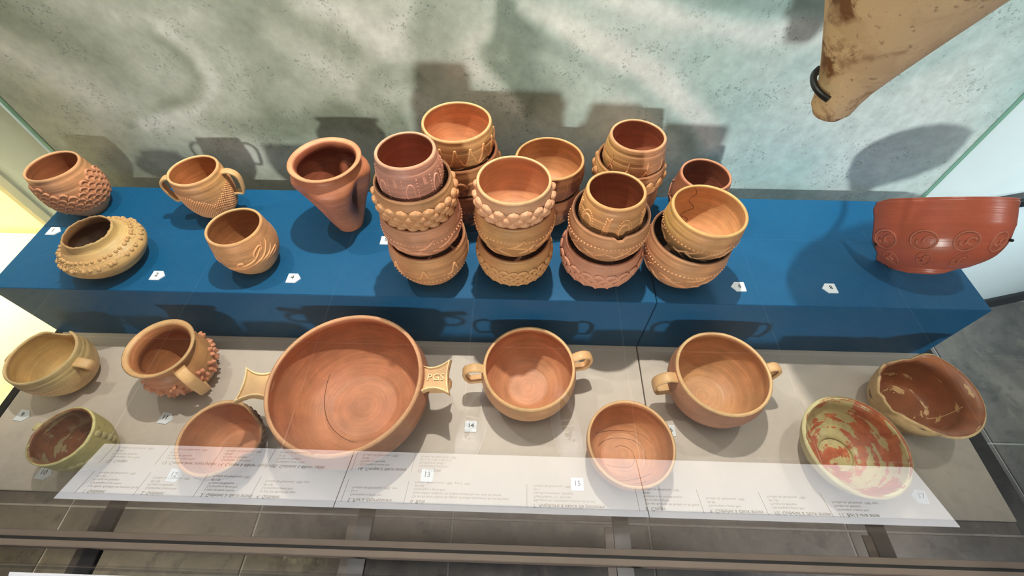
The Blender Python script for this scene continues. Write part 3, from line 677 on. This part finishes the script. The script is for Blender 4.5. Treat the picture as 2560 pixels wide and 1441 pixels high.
v = Vessel('broken_bowl', 'orange bowl with a jagged broken side, rough dark outside, beside the large bowl', 'bowl', -.4325, .1885, 0, .0649, .0551, 'basin', zones((150, 108, 70), (176, 120, 78), (198, 132, 86), .2, rim=(226, 174, 118)), t=.0045, cut=lambda a: 1 - (.24 + .03 * math.sin(17 * a) + .02 * math.sin(31 * a)) * math.exp(-((a - .12) / .5) ** 4), mat='clay_rough', inmat='clay', group=G3)
rows_of(v, 'scale', PETAL, [.12, .22, .32, .42, .52, .62, .72], 34, (.0085, .011, .0022), .72, keep=lambda a, z: z < .66 or abs(a - .12) > .5, matname='clay_rough')

def handle_plate(v, a, z, text=None):
    """flat spreading tab with concave sides and a raised border, finger ring below"""
    e = link('handle', None, v.root) if False else None
    rd = v.R * 1.02
    def outl(k, n=6):
        cs = [(-.004, -.019), (.034, -.024), (.034, .024), (-.004, .019)]; out = []
        mids = [(.014, -.0150), (.031, 0), (.014, .0150), (-.004, 0)]
        for i in range(4):
            p, q, m = np.array(cs[i]), np.array(cs[(i + 1) % 4]), np.array(mids[i])
            for s_ in np.linspace(0, 1, n, endpoint=False): out.append((1 - s_) ** 2 * p + 2 * s_ * (1 - s_) * (2 * m - (p + q) / 2) + s_ ** 2 * q)
        o = np.array(out); c = np.array([.016, 0]); return c + (o - c) * k
    def prism(name, rings, mat='clay', f=1.18):
        vs = []; fs = []; n = len(rings[0][0])
        for o, zz in rings: vs += [(p[0], p[1], zz) for p in o]
        for i in range(len(rings) - 1):
            for k in range(n): fs.append((i * n + k, i * n + (k + 1) % n, (i + 1) * n + (k + 1) % n, (i + 1) * n + k))
        return vs, fs, n
    A = Matrix.Rotation(a, 4, 'Z') @ Matrix.Translation((rd, 0, z)) @ Matrix.Rotation(math.radians(-6), 4, 'Y') @ Matrix.Scale(1.15, 4)
    vs, fs, n = prism('p', [(outl(1), -.003), (outl(1.02), 0), (outl(1), .0028)]); fs += [tuple(range(n))[::-1], tuple(range(2 * n, 3 * n))]
    me = mesh('handle', vs, fs, M['clay']); col = lin((212, 164, 108)); setcol(me, col); h = link('handle', me, v.root); h.matrix_local = A
    vs, fs, n = prism('b', [(outl(.98), .002), (outl(.97), .0058), (outl(.86), .0058), (outl(.80), .002)])
    me = mesh('border', vs, fs, M['clay']); setcol(me, lin((240, 204, 148))); link('border', me, h)
    P = [(.0, .0, -.004), (.012, 0, -.006), (.026, 0, -.012), (.028, 0, -.022), (.016, 0, -.03), (-.002, 0, -.028)]
    class D: pass
    dv = D(); dv.root = h; dv.color = lambda *k: lin((204, 150, 100))
    strap(dv, 'finger_ring', P, (0, 1, 0), .012, .005, 2)
    if text:
        me = text_mesh(text, .0135, .001); me.materials.append(M['clay']); setcol(me, lin((250, 220, 170)))
        o = link('lettering', me, h); o.location = (.0155, 0, .0034); o.rotation_euler = (0, 0, -a)
    return h
def text_mesh(txt, size, ext=0., align='CENTER', sp=1.0):
    c = bpy.data.curves.new('text', 'FONT'); c.body = txt; c.size = size; c.align_x = align; c.align_y = 'CENTER' if align == 'CENTER' else 'TOP'; c.extrude = ext; c.resolution_u = 2; c.space_line = sp
    o = bpy.data.objects.new('text', c); COL.objects.link(o); bpy.context.view_layer.update()
    dg = bpy.context.evaluated_depsgraph_get(); me = bpy.data.meshes.new_from_object(o.evaluated_get(dg)); me.name = 'text'
    bpy.data.objects.remove(o); bpy.data.curves.remove(c); me.materials.clear(); return me
v = Vessel('large_handled_bowl', 'large orange bowl with two flat lettered tab handles', 'bowl', -.25, .2615, 0, .1113, .1108, 'two', zones((186, 122, 84), (186, 112, 82), (194, 122, 78), -.5, rim=(224, 164, 116)), t=.0055, mat='clay_rough', inmat='clay', group=G3, n=128)
v.cracks([[(2.5, .46), (2.8, .4), (3.2, .35), (3.7, .32), (4.2, .31), (4.7, .33)]], .0005)
handle_plate(v, math.radians(4), .099, 'PGS'); handle_plate(v, math.radians(184), .099)
v = Vessel('two_handled_bowl', 'orange bowl with two ribbed loop handles, behind number tag 14', 'bowl', .0173, .3035, 0, .082, .0714, 'two', zones((206, 146, 92), (200, 134, 90), (206, 136, 88), -.6, rim=(230, 178, 118)), t=.0045, group=G3, mat='clay')
ear(v, math.radians(14), .97, .55, .030, .014, .0045, 3, .005); ear(v, math.radians(184), .97, .55, .030, .014, .0045, 3, .005)
v = Vessel('plain_bowl', 'plain orange handleless bowl with swirling cracks inside, beside number tag 15', 'bowl', .1646, .1977, 0, .0644, .0625, 'basin', zones((208, 140, 90), (204, 134, 84), (208, 142, 90), .2, rim=(234, 184, 126)), group=G3)
v.cracks([[(2.6, .55), (2.2, .42), (1.5, .36), (.9, .42), (.3, .5)], [(2.9, .4), (2.2, .28), (1.4, .24), (.6, .3), (-.2, .34)], [(-2.6, .3), (-1.9, .2), (-.9, .2), (.1, .16), (1.2, .12), (2.4, .14)], [(-1.8, .6), (-1.4, .5), (-1.0, .56)], [(-2.2, .5), (-1.7, .42), (-1.2, .4), (-.7, .5)]], .00035)
v = Vessel('two_handled_bowl', 'tan bowl with sandy sides and two ribbed loop handles, behind number tag 16', 'bowl', .3091, .2972, 0, .0945, .0697, 'two', zones((188, 128, 88), (190, 128, 104), (198, 140, 88), 2.6, rim=(228, 182, 124)), t=.0045, mat='clay_rough', inmat='clay', group=G3)
ear(v, math.radians(187), .92, .5, .029, .016, .0045, 3, .005); ear(v, math.radians(8), .94, .55, .024, .014, .0045, 3, .004)
v = Vessel('worn_dish', 'shallow oval-looking dish with flaking red slip over greenish clay, on the deck corner', 'dish', .4901, .2058, 0, .0581, .0732, 'dish', zones((208, 196, 140), (206, 190, 140), (186, 172, 120), .2, rim=(216, 204, 150)), t=.0055, mat='clay', inmat='dish_slip', group=G3, grooves=(.9,))
def jag(a):
    d = math.atan2(math.sin(a - 2.75), math.cos(a - 2.75))
    k = math.exp(-(d / 1.5) ** 10)
    return 1 - k * (.2 + .025 * math.sin(4 * a + 1) + .018 * math.sin(11 * a) + .01 * math.sin(23 * a))
v = Vessel('broken_pot', 'broken cream bowl with worn orange slip inside and jagged back edge, behind the red-slipped dish', 'bowl', .624, .2863, 0, .0722, .0735, 'flanged', zones((220, 184, 126), (222, 182, 130), (226, 184, 128), .2, rim=(236, 200, 148)), t=.006, cut=jag, mat='pot_out', inmat='pot_slip', group=G3, floor=.1)
v.cracks([[(-.55, .34), (-.5, .5), (-.42, .68), (-.36, .82)]], .0009, (228, 190, 120))

# --- red bowl fragment on its mount
def sherd():
    root = empty('bowl_fragment', (.596, .452, .232), 'red glossy fragment of a moulded bowl with medallions, held on a mount', 'pottery fragment')
    A = Matrix.Rotation(math.radians(-46), 4, 'X') @ Matrix.Scale(.89, 4)
    prof = catmull(np.array([(.050, -.004), (.054, 0), (.056, .006), (.066, .012), (.086, .028), (.1, .052), (.105, .078), (.1055, .1), (.1052, .112), (.1054, .119), (.1045, .124)]), 6)
    n = 72; ac = math.radians(-128); a0, a1 = ac - math.radians(62), ac + math.radians(74); vs = []; fs = []; uv = []; m = len(prof); t = .0065
    cen = -Vector((.103 * math.cos(ac), .103 * math.sin(ac), .06))
    for side in (0, 1):
        for i in range(n):
            f = i / (n - 1)
            for j, (r, z) in enumerate(prof):
                g = j / (m - 1)
                # broken outline: left edge steps in above, low corner sticks out; right bottom cut away
                lo = a0 + math.radians(-2 + (16 if g > .4 else 16 * max(0, (g - .28) / .12)) - 20 * math.exp(-((g - .26) / .1) ** 2) + 14 * max(0, g - .9) * 10 + 3 * math.sin(23 * g) * .4)
                lo = lo + math.radians(40) * max(0, (.2 - g) / .2)
                hi = a1 - math.radians(62) * max(0, (.42 - g) / .42) ** 1.2 + math.radians(1.2 * math.sin(31 * g))
                a = lo + (hi - lo) * f
                rr = r - (t if side else 0)
                if side == 0: rr += .0007 * math.exp(-((g - .62) / .012) ** 2) - .0008 * math.exp(-((g - .93) / .01) ** 2)
                p = Vector((rr * math.cos(a), rr * math.sin(a), z)) + cen; vs.append(A @ p); uv.append((a * .1, g * .12 + side))
    def ix(s, i, j): return s * n * m + i * m + j
    for i in range(n - 1):
        for j in range(m - 1):
            fs.append((ix(0, i, j), ix(0, i + 1, j), ix(0, i + 1, j + 1), ix(0, i, j + 1))); fs.append((ix(1, i, j), ix(1, i, j + 1), ix(1, i + 1, j + 1), ix(1, i + 1, j)))
    nb = len(fs)
    for i in range(n - 1):
        fs.append((ix(0, i, 0), ix(1, i, 0), ix(1, i + 1, 0), ix(0, i + 1, 0))); fs.append((ix(0, i, m - 1), ix(0, i + 1, m - 1), ix(1, i + 1, m - 1), ix(1, i, m - 1)))
    for j in range(m - 1):
        fs.append((ix(0, 0, j), ix(0, 0, j + 1), ix(1, 0, j + 1), ix(1, 0, j))); fs.append((ix(0, n - 1, j), ix(1, n - 1, j), ix(1, n - 1, j + 1), ix(0, n - 1, j + 1)))
    me = mesh('body', vs, fs, M['clay_red'], True); me.materials.append(M['clay'])
    for k, p in enumerate(me.polygons):
        if k >= nb: p.material_index = 1; p.use_smooth = False
    setcol(me, lin((182, 78, 42)))
    ul = me.uv_layers.new(name='UVMap'); li = np.empty(len(me.loops), int); me.loops.foreach_get('vertex_index', li); ul.data.foreach_set('uv', np.array(uv)[li].ravel().astype(np.float32))
    link('body', me, root)
    rp = np.array(prof)
    def at(a, z, o=0.):
        r = float(np.interp(z, rp[:, 1], rp[:, 0])); r2 = float(np.interp(z + .001, rp[:, 1], rp[:, 0])); nn = Vector((math.cos(a), math.sin(a), -(r2 - r) / .001)).normalized()
        return A @ (Vector((r * math.cos(a), r * math.sin(a), z)) + nn * o + cen)
    def ringo(name, a, z, ra, n=22, w=.0015, part=(0, 2 * PI), col=(198, 100, 64)):
        pts = [at(a + ra / .1 * math.cos(q), z + ra * math.sin(q) * .95, .0002) for q in np.linspace(part[0], part[1], n)]
        c = bpy.data.curves.new(name, 'CURVE'); c.dimensions = '3D'; s = c.splines.new('POLY'); s.points.add(n - 1)
        for q, p in zip(s.points, pts): q.co = (*p, 1)
        c.bevel_depth = w; c.bevel_resolution = 1; o = bpy.data.objects.new(name, c); COL.objects.link(o)
        bpy.context.view_layer.update(); me = bpy.data.meshes.new_from_object(o.evaluated_get(bpy.context.evaluated_depsgraph_get())); bpy.data.objects.remove(o); me.name = name
        me.materials.clear(); me.materials.append(M['clay_red']); setcol(me, lin(col)); return link(name, me, root)
    c0 = ac
    for k in range(4):
        a = c0 + (-.62 + .52 * k); ringo('medallion', a, .055, .0165); ringo('medallion', a, .055, .0135, w=.0006)
        ringo('medallion', a + .06, .055, .006, part=(.5, 5)); ringo('medallion', a - .05, .052, .004, part=(2, 7))
    for k in range(3):
        a = c0 + (-.62 + .55 * k); ringo('medallion', a, .0235, .0115, w=.0009); ringo('medallion', a + .04, .024, .005, part=(1, 5)); ringo('medallion', a - .06, .022, .004, part=(2, 6))
    ringo('moulding_line', c0, .0785, .0, n=2)
    # mount: rod and two hooks
    for a, z in ((a0 + .28, .045), (a1 - .1, .058)):
        p = at(a, z, .001); q = at(a + (-.12 if a < c0 else .12), z, -.012); d = (q - p)
        bm = bmesh.new(); bmesh.ops.create_cone(bm, cap_ends=True, segments=10, radius1=.0022, radius2=.0022, depth=d.length + .008)
        me = bpy.data.meshes.new('mount_hook'); bm.to_mesh(me); bm.free(); me.materials.append(M['black']); o = link('mount_hook', me, root); o.location = (p + q) / 2; o.rotation_euler = d.to_track_quat('Z', 'Y').to_euler()
    box('mount_rod', (.027, .06, H - .232 + .003), (.033, .066, -.03), M['black'], root)
    box('mount_foot', (.01, .045, H - .232 + .0004), (.05, .08, H - .232 + .0034), M['black'], root)
sherd()

# --- amphora hanging on a wall bracket
PR['amph'] = [(0, 0), (.13, 0), (.15, .006), (.17, .03), (.215, .058), (.345, .115), (.485, .172), (.62, .23), (.78, .33), (.93, .47), (1.0, .62), (.93, .75), (.7, .83), (.45, .88), (.40, .97), (.5, .985), (.55, 1.0)]
v = Vessel('amphora', 'tall stained buff amphora with a pointed foot, hung above the plinth', 'amphora', .356, .48, .405, .73, .138, 'amph', zones((214, 182, 132), (190, 160, 134), (120, 90, 60), 2.6), t=.008, mat='amphora', n=96)
def amphora_stains():
    t = NT('amphora_stained'); p = t.coord(); col = t.n('Attribute', attribute_name='Col').outputs[0]
    a = t.noise(p, 26, 6, .65, .6); b = t.noise(p, 11, 4, .6); c = t.noise(p, 150, 3)
    m = t.n('Math', {0: t.rng(a, .47, .56, 0, 1), 1: t.rng(b, .44, .54, .15, 1)}, operation='MULTIPLY').outputs[0]
    cc = t.mix(m, col, lin((118, 80, 46))); cc = t.mix(t.rng(c, .62, .7, 0, .5), cc, lin((90, 70, 54)))
    cc = t.mix(t.rng(a, .3, .4, .35, 0), cc, lin((226, 196, 146)))
    t.bsdf(cc, .7, a, .35, .002, 0, .25); return t.m
v.body.data.materials[0] = amphora_stains()
for sgn in (0, PI):
    strap(v, 'handle', [(.06 * math.cos(sgn), 0, .69), (.12 * math.cos(sgn), 0, .68), (.135 * math.cos(sgn), 0, .64), (.12 * math.cos(sgn), 0, .56)], (0, 1, 0), .03, .014, 2, lin((200, 160, 116)))
mt = empty('amphora_bracket', (.356, .655, .44), 'black wire bracket holding the foot of the amphora to the wall', 'bracket')
def wire(name, pts, r, parent, mat):
    c = bpy.data.curves.new(name, 'CURVE'); c.dimensions = '3D'; s = c.splines.new('POLY'); P = catmull(np.array(pts, float), 6); s.points.add(len(P) - 1)
    for q, p in zip(s.points, P): q.co = (*p, 1)
    c.bevel_depth = r; c.bevel_resolution = 2; c.use_fill_caps = True; o = bpy.data.objects.new(name, c); COL.objects.link(o); bpy.context.view_layer.update()
    me = bpy.data.meshes.new_from_object(o.evaluated_get(bpy.context.evaluated_depsgraph_get())); bpy.data.objects.remove(o); me.name = name; me.materials.clear(); me.materials.append(mat)
    return link(name, me, parent)
rr = .0335; zc = .001
wire('hook', [(-rr * math.cos(q) * 1.0, -.175 + rr * -math.sin(q), zc - .006 * math.sin(q)) for q in np.linspace(-.9, .75, 9)], .0036, mt, M['black'])
wire('arm', [(-rr * .62, -.175 + rr * .79, zc), (.01, -.12, zc + .01), (.055, -.06, zc + .04), (.075, .004, zc + .06)], .0036, mt, M['black'])
box('wall_plate', (.063, .0, .04), (.087, .0045, .08), M['black'], mt, .001)

# ------------------------------------------------------------------ number tags
def numtag(n, x, y, z, point, label, rot=0., sc=1.):
    w_, h_, p_ = .0185 * sc, .018 * sc, .007 * sc
    if point > 0: o = [(-w_ / 2, -h_ / 2), (w_ / 2 - p_ / 2, -h_ / 2), (w_ / 2 + p_ / 2, 0), (w_ / 2 - p_ / 2, h_ / 2), (-w_ / 2, h_ / 2)]
    elif point < 0: o = [(-w_ / 2 + p_ / 2, -h_ / 2), (w_ / 2, -h_ / 2), (w_ / 2, h_ / 2), (-w_ / 2 + p_ / 2, h_ / 2), (-w_ / 2 - p_ / 2, 0)]
    else: o = [(-w_ / 2, -h_ / 2), (w_ / 2, -h_ / 2), (w_ / 2, h_ / 2), (-w_ / 2, h_ / 2)]
    e = empty('number_tag', (x, y, z), label, 'number tag', 'white number tags', (0, 0, rot)); k = len(o)
    vs = [(a, b, 0) for a, b in o] + [(a, b, .0016) for a, b in o]
    fs = [tuple(range(k))[::-1], tuple(range(k, 2 * k))] + [(i, (i + 1) % k, k + (i + 1) % k, k + i) for i in range(k)]
    link('card', mesh('card', vs, fs, M['tagwhite']), e)
    me = text_mesh(str(n), .0105 * sc, .0001); me.materials.append(M['ink']); link('numeral', me, e, None, (-.001 * point, .001, .00175))
for n, x, y, p, lb in ((1, -.8194, .5116, 1, 'the scaled cup'), (2, -.5873, .4194, 1, 'the studded jar'), (4, -.3656, .4199, 1, 'the beaker with trailed leaves'),
                       (5, -.2320, .5060, 0, 'the dented pot'), (6, .3478, .4231, -1, 'the right-hand stack'), (8, .4912, .4240, -1, 'the red bowl fragment')):
    numtag(n, x, y, H, p, f'white card number tag reading {n} on the blue plinth by {lb}')
for n, x, y, p, lb in ((9, -.8066, .2321, 1, 'the pale yellow bowl'), (10, -.7124, .1457, 1, 'the greenish cup'), (11, -.5708, .2342, 1, 'the flared bowl'), (12, -.5139, .1479, 1, 'the broken orange bowl'),
                       (13, -.1331, .1588, 0, 'the large handled bowl'), (14, -.0737, .2352, 0, 'the loop-handled orange bowl'), (15, .0923, .1528, 0, 'the plain bowl'), (16, .2440, .2373, 0, 'the sandy-sided bowl'), (17, .594, .1502, -1, 'the worn dish')):
    numtag(n, x, y, 0, p, f'white card number tag reading {n} on the taupe deck by {lb}', rot=-.12 if p else 0)

# ------------------------------------------------------------------ caption panel in front of the glass (seen mirrored in the glass)
cp = empty('caption_panel', (-.0215, -.0219, .03785), 'long clear acrylic caption panel with printed white sheets, in front of the glass', 'caption panel')
cp.rotation_euler = (math.atan2(.0295, .082), 0, 0)
LW, LH = 1.2113, .0872
box('acrylic_tray', (-LW / 2 - .028, -LH / 2 - .01, -.0065), (LW / 2 + .012, LH / 2 + .006, -.0015), M['acrylic'], cp)
box('acrylic_cover', (-LW / 2 - .028, LH / 2 + .006, -.0065), (LW / 2 + .012, LH / 2 + .009, .004), M['acrylic'], cp)
seams = (-LW / 2, -LW / 2 + .3835, -LW / 2 + .806, LW / 2)
for a, b in zip(seams[:-1], seams[1:]): box('printed_sheet', (a + .0006, -LH / 2, -.0014), (b - .0006, LH / 2, -.0006), M['white_paper'], cp)
C = 'Céramique à paroi fine'; B = 'Produit en Bétique'; Fo = 'Fouilles de Narbonne, 1985'
top = [(192, '1. Gobelet', ["à un décor d'écailles de pomme de pin", C, 'Produit en Espagne', '40-120', Fo]), (345, '2. Gobelet', [C, B, '40-120', Fo]), (500, '3. Gobelet à deux anses', ['à pâte de deux teintes', C, B, '40-120', Fo]),
       (645, '4. Gobelet', ['ce pot est décoré de tiges', C, '40-100', Fo + ', quai']), (880, '5. Pot à dépressions', [C, 'Ier s.', Fo + ', quai']), (1040, '6. Bols', ["Ce lot de bols à décor de pignes, d'écailles de pomme de pin provient", "d'une même cargaison. Ils étaient empilés les uns dans les autres", C, '40-100', Fo + ', quai 2, 1987']),
       (1352, '7. Amphore à sauce de poissons', ['Elle porte des inscriptions peintes sur le col', 'Type Dressel 7-11 (forme)', 'Lieu de production : Bétique', 'Ier s.', Fo]), (1635, '8. Coupe', ['Elle est décorée de feuilles et de fleurs', 'Céramique sigillée', 'Produite à La Graufesenque', '40-80', Fo]),
       (1795, '9. Gobelet à deux anses', [C, '40-80', Fo]), (1955, '10. Gobelet à deux anses', [C, B, '40-120', Fo]), (2115, '11. Bol à une anse', [C, B, Fo + ', quai'])]
bot = [(255, '12. Coupe', [C, B, '40-80', Fo]), (400, '13. Coupe avec inscription', [C, B, '40-80', Fo]), (545, '14. Coupe à décor rapporté', [C, B, '40-80', Fo]), (685, '15. Gobelet à décor sablé', [C, B, '15-70', Fo]), (905, '16. Coupe à deux anses', [C, B, '40-80', Fo]), (1057, '17. Coupes', [C, 'Produites en Italie', 'Ier s. av. - Ier s. apr. J.-C.', Fo])]
for items, yy, px0, pw in ((top, LH / 2 - .0075, 134, 2264), (bot, -.0105, 208, 2122)):
    for u, ti, lines in items:
        lx = -LW / 2 + (u - px0) * LW / pw
        me = text_mesh(ti, .0074, 0, 'LEFT'); me.materials.append(M['ink']); link('caption_title', me, cp, None, (lx, yy, -.0004))
        me = text_mesh('\n'.join(lines), .0047, 0, 'LEFT', 1.12); me.materials.append(M['ink_grey']); link('caption_text', me, cp, None, (lx + .001, yy - .0085, -.0004))
        box('divider', (lx - .0085, yy - .034, -.0006), (lx - .0079, yy, -.0004), M['ink_grey'], cp)
for x, lb in ((-.598, 'the first gobelet caption'), (-.2195, 'the fourth caption'), (.1555, 'the amphora caption'), (.527, 'the one-handled bowl caption')):
    e = empty('panel_bracket', (x, .05, -.024), f'dark steel bracket under {lb} of the acrylic panel', 'bracket', 'caption panel brackets')
    box('bar', (-.0115, -.105, -.004), (.0115, .0012, .004), M['black'], e, .0006)
    box('clip_plate', (-.024, -.028, -.001), (-.012, .0012, .0015), M['bracket'], e)
    box('upright', (-.008, -.104, .004), (.008, -.098, .029), M['black'], e)

# ------------------------------------------------------------------ the pair of shoes on the floor before the case (seen only mirrored in the glass)
M['shoe'] = plain('pale_shoe_leather', (186, 190, 198), .55, grain=.05); M['sole'] = plain('white_rubber', (214, 216, 222), .6); M['dark_lining'] = plain('shoe_lining', (60, 60, 66), .9)
def shoe(x, y, rz, side, label):
    e = empty('shoe', (x, y, FLOOR), label, 'shoe', 'pair of pale shoes on the floor', (0, 0, rz))
    def outline(k, n=28):
        o = []
        for i in range(n):
            a = 2 * PI * i / n; c, q = math.cos(a), math.sin(a)
            L = .15 * c; wd = .046 * (1 + .16 * c) * (1 if c > -.4 else .88); o.append((wd * q * k + side * .006 * c, L * (1 if k > .9 else .97 * k / .9 if k < .9 else 1)))
        return o
    def loft(name, rings, mat, cap=True):
        vs = []; fs = []; n = 28
        for k, zf in rings:
            vs += [(p[0], p[1], zf(p[1])) for p in outline(k)]
        m = len(rings)
        for i in range(m - 1):
            for q in range(n): fs.append((i * n + q, i * n + (q + 1) % n, (i + 1) * n + (q + 1) % n, (i + 1) * n + q))
        fs.append(tuple(range(n))[::-1])
        if cap: fs.append(tuple((m - 1) * n + q for q in range(n)))
        return link(name, mesh(name, vs, fs, mat, True), e)
    loft('sole', [(1, lambda y_: 0), (1.05, lambda y_: .012), (1.02, lambda y_: .026)], M['sole'])
    top = lambda y_: .036 + .045 * (.5 - .5 * math.tanh((y_ - .02) / .035))
    loft('upper', [(.98, lambda y_: .024), (1.0, lambda y_: .034), (.9, lambda y_: .034 + (top(y_) - .03) * .75), (.62, lambda y_: top(y_) + .012), (.5, lambda y_: top(y_) + .012)], M['shoe'])
    loft('lining', [(.46, lambda y_: top(y_) + .008), (.44, lambda y_: top(y_) + .014)], M['dark_lining'])
    for k in range(5): 
        yy = .0 + k * .017; box('lace', (-.022, yy, top(yy) + .0135), (.022, yy + .005, top(yy) + .0165), M['sole'], e, .001)
shoe(-.15, -.40, .16, -1, 'pale leather shoe on the slate floor, mirrored below the loop-handled bowl by tag 14')
shoe(.17, -.40, -.16, 1, 'pale leather shoe on the slate floor, mirrored beside the plain bowl by tag 15')
